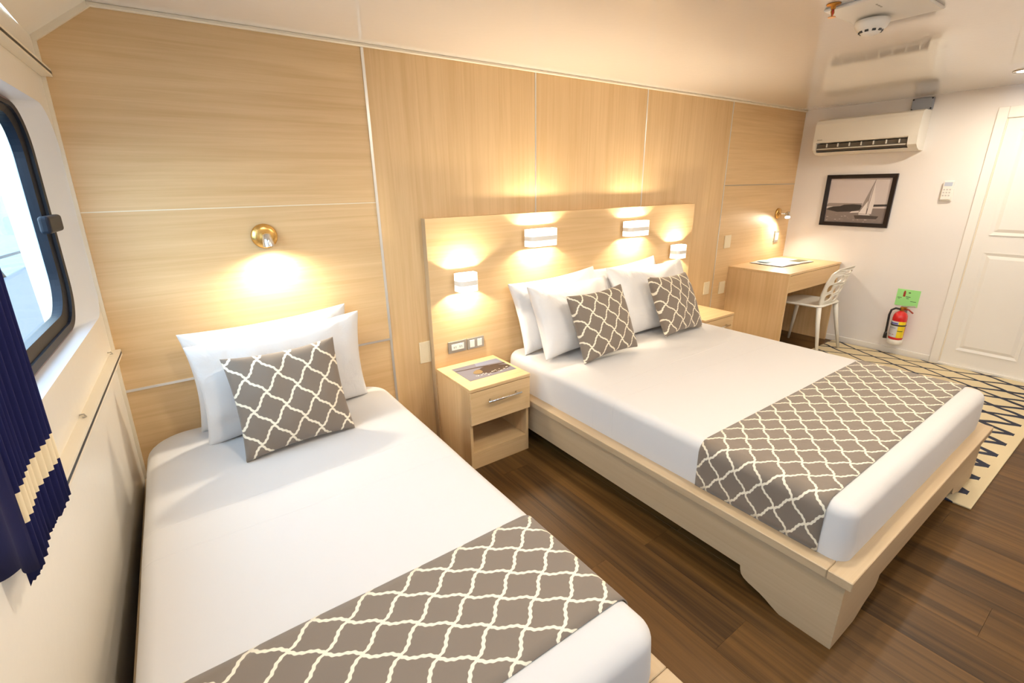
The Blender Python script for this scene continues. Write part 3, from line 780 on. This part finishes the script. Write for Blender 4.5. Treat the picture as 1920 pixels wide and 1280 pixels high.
ch = thing('chair', (5.34, -.50, 0), 'white plastic chair with an open honeycomb back at the desk', 'chair')
PL = M['plastic']
st = []
def seat_fn():
    b = bmesh.new(); N = 14
    pts = rrect(-.205, .205, -.19, .19, [.10, .10, .07, .07], n=7)
    rings = []
    for sc_, z in ((.93, .432), (1.0, .440), (1.0, .446), (.97, .452), (.8, .448), (.5, .440), (.15, .437)):
        rings.append([b.verts.new((x * sc_, y * sc_, z + (.004 if y < -.1 else 0))) for x, y in pts])
    for i in range(len(rings) - 1):
        for k in range(len(pts)): b.faces.new((rings[i][k], rings[i][(k + 1) % len(pts)], rings[i + 1][(k + 1) % len(pts)], rings[i + 1][k]))
    b.faces.new(rings[0][::-1]); b.faces.new(rings[-1]); return b
obj('seat', seat_fn(), PL, ch, smooth=True, local=True)
def oval(cx, cy, a, c, ang, n=14):
    o = []
    for k in range(n):
        t_ = 2 * math.pi * k / n; x = a * math.copysign(abs(math.cos(t_)) ** .8, math.cos(t_)); y = c * math.copysign(abs(math.sin(t_)) ** .8, math.sin(t_))
        o.append((cx + x * math.cos(ang) - y * math.sin(ang), cy + x * math.sin(ang) + y * math.cos(ang)))
    return o
ol = [(-.155, 0), (-.185, .12), (-.195, .24), (-.19, .31), (-.15, .355), (-.05, .37), (.05, .37), (.15, .355), (.19, .31), (.195, .24), (.185, .12), (.155, 0)]
hs = [oval(-.105, .085, .040, .034, .3), oval(.0, .07, .040, .032, 0), oval(.105, .085, .040, .034, -.3), oval(-.135, .175, .030, .038, .2), oval(-.048, .16, .038, .042, 0), oval(.048, .16, .036, .040, .1), oval(.135, .175, .030, .038, -.2),
      oval(-.095, .262, .048, .036, .25), oval(.005, .25, .036, .032, 0), oval(.10, .262, .048, .036, -.2), oval(-.005, .322, .07, .018, 0)]
b = holed(ol, hs, .014)
for v in b.verts:
    x, y, z = v.co
    yy = -.185 - .10 * (y / .37) ** 1.2 if y > 0 else -.185
    v.co = Vector((x, yy + (x / .195) ** 2 * .045 + z, .444 + y * .93))
obj('backrest', b, PL, ch, local=True)
for (a, c, d, e) in ((-.16, -.16, -.215, -.235), (.16, -.16, .215, -.235), (-.16, .15, -.20, .20), (.16, .15, .20, .20)):
    obj('leg', tube(bmesh.new(), [(a, c, .438), (a + (d - a) * .35, c + (e - c) * .3, .29), (d, e, .0095 if e < 0 else .001)], .014, n=10, radii=[.021, .017, .011]), PL, ch, smooth=True, local=True)

# ------------------------------------------------------------------ rug
b = bmesh.new(); box(b, 3.555, 5.768, -2.085, -.60, .0006, .009, bev=.003, seg=2)
tag(obj('rug', b, M['rug']), 'cream rug with navy diamond lines on the floor between the double bed and the door', 'rug')

# ------------------------------------------------------------------ right wall things
pf = thing('framed_picture', (X1, -.558, 1.30), 'black framed photograph of a sailing boat on the white wall', 'picture')
py0, py1, pz0, pz1 = -.827, -.290, 1.077, 1.521; fw = .033
pf_f = bmesh.new()
o1 = [(py0, pz0), (py1, pz0), (py1, pz1), (py0, pz1)]; o2 = [(py0 + fw, pz0 + fw), (py1 - fw, pz0 + fw), (py1 - fw, pz1 - fw), (py0 + fw, pz1 - fw)]
Ls = [[pf_f.verts.new((xx, y, z)) for y, z in o] for o, xx in ((o1, X1 - .0005), (o1, X1 - .022), (o2, X1 - .018), (o2, X1 - .0005))]
for p in range(3):
    for k in range(4): pf_f.faces.new((Ls[p][k], Ls[p][(k + 1) % 4], Ls[p + 1][(k + 1) % 4], Ls[p + 1][k]))
obj('frame', pf_f, M['brownframe'], pf)
gm = [mat('print_sky', (.60, .54, .53), .5), mat('print_sea', (.20, .165, .155), .5), mat('print_island', (.025, .02, .02), .5), mat('print_sail', (.74, .68, .66), .5), mat('print_hull', (.05, .04, .04), .25), mat('print_sail_shade', (.28, .24, .23), .25), mat('print_haze', (.30, .26, .25), .25)]
def pic(u, v, l): return Vector((X1 - .004 - l, py1 - fw - (py1 - py0 - 2 * fw) * u, pz0 + fw + (pz1 - pz0 - 2 * fw) * v))
b = BX(X1 - .004, X1 - .001, py0 + fw * .9, py1 - fw * .9, pz0 + fw * .9, pz1 - fw * .9)
polys = [(sky_, 0, .0004), ([(0, 0), (1, 0), (1, .34), (0, .31)], 1, .0006),
         ([(0, .40), (.03, .44), (.6, .445), (.6, .38), (0, .36)], 6, .0008),
         ([(.0, .29), (.06, .27), (.2, .235), (.42, .25), (.60, .30), (.62, .35), (.58, .41), (.45, .42), (.3, .405), (.24, .37), (.12, .36), (.04, .33)], 2, .0010),
         ([(.78, .37), (1, .385), (1, .43), (.78, .42)], 2, .0010),
         ([(.42, .22), (.56, .235), (.60, .27), (.45, .255)], 3, .0011),
         ([(.560, .21), (.69, .20), (.700, .60), (.735, .95)], 5, .0012), ([(.565, .21), (.69, .205), (.685, .50)], 3, .0014),
         ([(.70, .20), (.775, .21), (.79, .50), (.738, .95), (.715, .60)], 3, .0014),
         ([(.695, .19), (.702, .19), (.744, .97), (.738, .97)], 4, .0016),
         ([(.50, .165), (.60, .175), (.78, .17), (.90, .16), (.87, .10), (.53, .09)], 4, .0016), ([(.57, .18), (.76, .178), (.75, .195), (.58, .197)], 3, .0018)]
for k in range(46):
    u, v = rnd.random() * .95, rnd.random() * .2; s = .006 + .01 * rnd.random()
    if .46 < u < .92 and v > .07: continue
    polys.append(([(u, v), (u + 3 * s, v + .001), (u + 2.4 * s, v + s * .6), (u, v + s * .5)], 3 if k % 3 == 0 else 6, .0008 + k * .000004))
flat_print(b, polys, pic); obj('print', b, gm, pf)

# air conditioner
ac = thing('air_conditioner', (X1, -.56, 1.70), 'white split air conditioner high on the white wall', 'air conditioner')
prof = [(X1 - .0005, 1.985), (5.665, 1.985), (5.632, 1.972), (5.620, 1.945), (5.612, 1.80), (5.618, 1.792), (5.70, 1.782), (5.70, 1.72), (5.655, 1.712), (5.70, 1.694), (X1 - .0005, 1.690)]
b = bmesh.new(); prism(b, prof, 'y', -.885, -.215); o = obj('body', b, M['plastic'], ac)
prof2 = [(X1 - .0005, 1.985), (5.665, 1.985), (5.632, 1.972), (5.620, 1.945), (5.612, 1.80), (5.622, 1.735), (5.655, 1.712), (5.70, 1.694), (X1 - .0005, 1.690)]
b = bmesh.new(); prism(b, prof2, 'y', -.945, -.885); obj('end_cap', b, M['plastic'], ac)
b = bmesh.new(); prism(b, prof2, 'y', -.215, -.190); obj('end_cap', b, M['plastic'], ac)
obj('outlet', BX(5.64, 5.699, -.884, -.216, 1.722, 1.780), mat('outlet_brown', (.10, .08, .06), rough=.5), ac)
obj('louvre', prism(bmesh.new(), [(5.622, 1.735), (5.665, 1.745), (5.664, 1.750), (5.620, 1.741)], 'y', -.875, -.225), M['plastic'], ac)
for k in range(7):
    yy = -.30 - k * .088; obj('vane', BX(5.624, 5.6395, yy - .003, yy + .003, 1.752, 1.781), M['plastic'], ac)
obj('name_badge', BX(5.6095, 5.614, -.262, -.222, 1.812, 1.818), M['steel'], ac)
# grey cover box above it
jb = thing('junction_box', (X1, -.88, 2.04), 'small grey metal cover box between the air conditioner and the ceiling', 'junction box')
obj('cover', BX(X1 - .030, X1 - .0005, -.948, -.812, 1.990, 2.078, bev=.004), M['galv'], jb)
for yy in (-.940, -.820):
    for zz in (1.998, 2.070):
        b = bmesh.new(); lathe(b, [(.006, -.033), (.006, -.029)], (X1, yy, zz), axis='x', n=8); obj('screw', b, M['dark'], jb)

# remote holder
rm = thing('remote_control', (X1, -1.17, 1.385), 'white air conditioner remote in a wall holder beside the door', 'remote control')
obj('holder', BX(X1 - .014, X1 - .0005, -1.205, -1.130, 1.305, 1.40, bev=.004, seg=2), M['plastic'], rm)
bd = obj('body', BX(X1 - .028, X1 - .0145, -1.200, -1.135, 1.315, 1.458, bev=.005, seg=2), M['white'], rm)
obj('screen', BX(X1 - .0295, X1 - .028, -1.192, -1.143, 1.418, 1.447), mat('pale_screen', (.48, .54, .66), rough=.25), rm)
M['btn'] = mat('pale_button', (.58, .56, .54), rough=.4)
for r_ in range(3):
    for c_ in range(3):
        y = -1.185 + c_ * .018; z = 1.392 - r_ * .022
        obj('button', BX(X1 - .0295, X1 - .028, y - .005, y + .005, z - .005, z + .005), M['btn'], rm)

# extinguisher sign
sg = thing('extinguisher_sign', (X1, -1.085, .5), 'small green wall sign with a red extinguisher symbol above the extinguisher', 'sign')
obj('board', BX(X1 - .003, X1 - .0005, -1.165, -1.005, .435, .578, bev=.001), M['greenp'], sg)
def rwbox(y0, y1, z0, z1, d=.004): return BX(X1 - d, X1 - .0029, y0, y1, z0, z1)
b = rwbox(-1.067, -1.051, .515, .556); box(b, X1 - .004, X1 - .0029, -1.064, -1.054, .556, .566); obj('symbol', b, M['redink'], sg)
b = bmesh.new()
for (y0, y1, z0, z1) in ((-1.100, -1.086, .548, .556), (-1.105, -1.072, .513, .518), (-1.095, -1.078, .499, .503), (-1.045, -1.015, .503, .507), (-1.035, -1.020, .493, .496), (-1.150, -1.110, .478, .482)):
    box(b, X1 - .004, X1 - .0029, y0, y1, z0, z1)
tag(obj('lettering', b, M['ink'], sg), kind='stuff')

# extinguisher
ex = thing('fire_extinguisher', (5.73, -1.085, .11), 'red fire extinguisher with yellow and white label hanging on the white wall', 'fire extinguisher')
c = (5.728, -1.087)
def cyl(prof, m, name, parent=ex, n=24):
    b = bmesh.new(); lathe(b, prof, (c[0], c[1], 0), n=n); return obj(name, b, m, parent, smooth=True)
cy = cyl([(.040, .153), (.0505, .158), (.0515, .165), (.0515, .345), (.049, .366), (.040, .385), (.025, .398), (.013, .403), (.013, .412)], M['red'], 'cylinder')
cyl([(.047, .112), (.0525, .117), (.0525, .152), (.047, .156)], M['plastic'], 'base_ring')
def arc_label(a0, a1, z0, z1, m, name, r=.0524):
    b = bmesh.new(); N = 12; V = []
    for k in range(N + 1):
        a = R(a0 + (a1 - a0) * k / N); V.append([b.verts.new((c[0] + rr * math.cos(a), c[1] + rr * math.sin(a), z)) for rr, z in ((r, z0), (r, z1), (r - .0008, z1), (r - .0008, z0))])
    for k in range(N):
        for e in range(4): b.faces.new((V[k][e], V[k + 1][e], V[k + 1][(e + 1) % 4], V[k][(e + 1) % 4]))
    b.faces.new(V[0]); b.faces.new(V[-1]); return obj(name, b, m, cy)
# the camera sees angles about 150..280 deg (towards -x, -y); left in the picture is +y
arc_label(95, 195, .178, .318, M['label'], 'label')
arc_label(195, 260, .176, .318, M['yellow'], 'label')
arc_label(100, 190, .293, .306, M['blueink'], 'label', r=.0528)
arc_label(196, 240, .232, .238, M['ink'], 'label', r=.0528)
arc_label(120, 150, .200, .204, M['redink'], 'label', r=.0528)
arc_label(160, 175, .200, .204, M['redink'], 'label', r=.0528)
arc_label(110, 180, .255, .262, M['galv'], 'label', r=.0528)
cyl([(.0530, .278), (.0540, .280), (.0540, .288), (.0530, .290)], M['dark'], 'strap')
b = bmesh.new(); lathe(b, [(.015, .405), (.017, .410), (.017, .430), (.012, .438)], (c[0], c[1], 0), n=16); box(b, c[0] - .012, c[0] + .012, c[1] - .03, c[1] + .012, .428, .440, bev=.002)
vh = obj('valve', b, M['brass'], ex)
obj('handle', tube(bmesh.new(), [(c[0], c[1] + .01, .440), (c[0], c[1] - .03, .446), (c[0] - .005, c[1] - .085, .458)], .006, n=8), M['steel'], vh, smooth=True)
obj('handle', tube(bmesh.new(), [(c[0], c[1] - .01, .425), (c[0], c[1] - .045, .422), (c[0] - .005, c[1] - .080, .398)], .006, n=8), M['redink'], vh, smooth=True)
hp = [(c[0] - .01, c[1] + .012, .420), (c[0] - .02, c[1] + .04, .424), (c[0] - .022, c[1] + .066, .405), (c[0] - .022, c[1] + .074, .36), (c[0] - .02, c[1] + .072, .28), (c[0] - .02, c[1] + .070, .20)]
hz = obj('hose', tube(bmesh.new(), hp, .0085, n=10), M['dark'], ex, smooth=True)
obj('nozzle', tube(bmesh.new(), [(c[0] - .02, c[1] + .070, .205), (c[0] - .02, c[1] + .070, .19), (c[0] - .02, c[1] + .069, .150)], .012, n=12, radii=[.009, .012, .015]), M['dark'], hz, smooth=True)
obj('bracket', BX(5.778, X1 - .0005, c[1] - .02, c[1] + .02, .26, .42), M['steel'], ex)

# ------------------------------------------------------------------ ceiling things
sd = thing('smoke_detector', (3.17, -1.43, H), 'white round smoke detector with dark slots hanging from the ceiling panel', 'smoke detector')
b = bmesh.new(); lathe(b, [(.058, -.0205), (.058, -.034), (.050, -.050), (.040, -.056), (.030, -.068), (.018, -.072), (.004, -.073)], (3.17, -1.43, H)); obj('dome', b, M['white'], sd, smooth=True)
for k in range(10):
    a = 2 * math.pi * k / 10; p = Vector((3.17 + .0375 * math.cos(a), -1.43 + .0375 * math.sin(a), H - .060))
    q = box(bmesh.new(), -.006, .006, -.003, .003, -.0035, .0035); bmesh.ops.transform(q, matrix=Matrix.Translation(p) @ Matrix.Rotation(a + math.pi / 2, 4, 'Z'), verts=q.verts)
    obj('slot', q, M['dark'], sd)
cp = thing('ceiling_hatch', (3.11, -1.52, H), 'square white raised access panel on the ceiling above the smoke detector', 'hatch')
obj('panel', BX(2.93, 3.29, -1.62, -1.35, H - .012, H - .0005, bev=.004), M['white'], cp)
for k in range(3): obj('vent_slot', BX(3.00 + k * .02, 3.012 + k * .02, -1.50, -1.495, H - .013, H - .0115), M['steel'], cp)
sk = thing('fire_sprinkler', (2.905, -1.395, H), 'small brass sprinkler head with red bulb in the ceiling', 'sprinkler')
b = bmesh.new(); lathe(b, [(.024, -.0005), (.022, -.005), (.008, -.006), (.008, -.016), (.006, -.018)], (2.905, -1.395, H), n=16); obj('base', b, M['brass'], sk, smooth=True)
b = bmesh.new()
for s in (-1, 1): tube(b, [(2.905 + s * .006, -1.395, H - .016), (2.905 + s * .011, -1.395, H - .027), (2.905, -1.395, H - .040)], .002, n=6)
lathe(b, [(.013, -.042), (.013, -.044)], (2.905, -1.395, H), n=12); obj('frame', b, M['brass'], sk)
obj('glass_bulb', tube(bmesh.new(), [(2.905, -1.395, H - .017), (2.905, -1.395, H - .039)], .003, n=8), M['red'], sk)

# ------------------------------------------------------------------ curtain and rails on the left wall
def rail(z, y0, y1, label, up):
    t = thing('curtain_rail', (wx((y0 + y1) / 2, z), (y0 + y1) / 2, z), label, 'curtain rail', 'cream curtain rails on the window wall')
    b = bmesh.new(); pr = [(0, -.012), (.030, -.012), (.030, -.004), (.024, -.004), (.024, .004), (.030, .004), (.030, .012), (0, .012)]
    def P(y, p): return (wx(y, z) + p[0], y, z + p[1])
    A = [b.verts.new(P(y0, p)) for p in pr]; B = [b.verts.new(P(y1, p)) for p in pr]
    b.faces.new(A); b.faces.new(B[::-1])
    for k in range(8): b.faces.new((A[k], A[(k + 1) % 8], B[(k + 1) % 8], B[k]))
    obj('channel', b, M['trim'], t)
    b = bmesh.new(); A = [b.verts.new(P(y0 - .001, p)) for p in ((.0285, -.0045), (.0303, -.0045), (.0303, .0045), (.0285, .0045))]; B = [b.verts.new((wx(y1, z) + p[0], y1 + .001, z + p[1])) for p in ((.0285, -.0045), (.0303, -.0045), (.0303, .0045), (.0285, .0045))]
    b.faces.new(A); b.faces.new(B[::-1])
    for k in range(4): b.faces.new((A[k], A[(k + 1) % 4], B[(k + 1) % 4], B[k]))
    obj('slot', b, M['dark'], t)
rail(1.862, -.012, -2.2, 'upper cream curtain rail above the window', 1)
rail(.872, -.012, -1.28, 'lower cream curtain rail below the window', -1)
for yy, zz, nm in ((-.70, .885, 'nearer the curtain'), (-.10, .895, 'nearer the back corner')):
    t = thing('wall_hook', wp(yy, zz), 'tiny dark curtain hook beside the lower rail ' + nm, 'hook', 'small hooks by the lower rail')
    o = obj('hook', tube(bmesh.new(), [wp(yy, zz + .004), wp(yy, zz + .004, .010), wp(yy - .012, zz, .016), wp(yy - .020, zz + .002, .010)], .0022, n=6), M['steel'], t)

def sheet(name, ys, xf, z0f, z1, m, parent, nz=16):
    b = bmesh.new(); uv = b.loops.layers.uv.new('UVMap'); g = []
    for k, y in enumerate(ys):
        row = []
        for j in range(nz + 1):
            z = z0f(y) + (z1 - z0f(y)) * j / nz
            row.append(b.verts.new((xf(y, z), y, z)))
        g.append(row)
    for i in range(len(g) - 1):
        for j in range(nz):
            f = b.faces.new((g[i][j], g[i + 1][j], g[i + 1][j + 1], g[i][j + 1]))
            for lp_ in f.loops: lp_[uv].uv = (lp_.vert.co.y, lp_.vert.co.z)
    o = obj(name, b, m, parent, smooth=True); md = o.modifiers.new('thick', 'SOLIDIFY'); md.thickness = .0015
    return o
cu = thing('curtain', (.47, -1.5, .87), 'navy pleated curtain with a cream band near its hem at the window', 'curtain')
ysA = [-1.118 - .0025 * k for k in range(116)]
sheet('pleats', ysA, lambda y, z: wx(y, z) + .034 + .009 * math.sin((y + 1.118) * 2 * math.pi / .026) + .004 * math.sin(y * 31), lambda y: .862 + .012 * (math.sin((y + 1.118) * 2 * math.pi / .026) > .2), 1.86, M['curtain'], cu)
ysB = [-1.475 - .008 * k for k in range(60)]
sheet('front_fold', ysB, lambda y, z: wx(y, z) + .072 + .006 * math.sin((y + 1.475) * 2 * math.pi / .11), lambda y: .935 + .62 * max(0, -1.475 - y) + .006 * math.sin(y * 60), 1.86, M['navy'], cu)
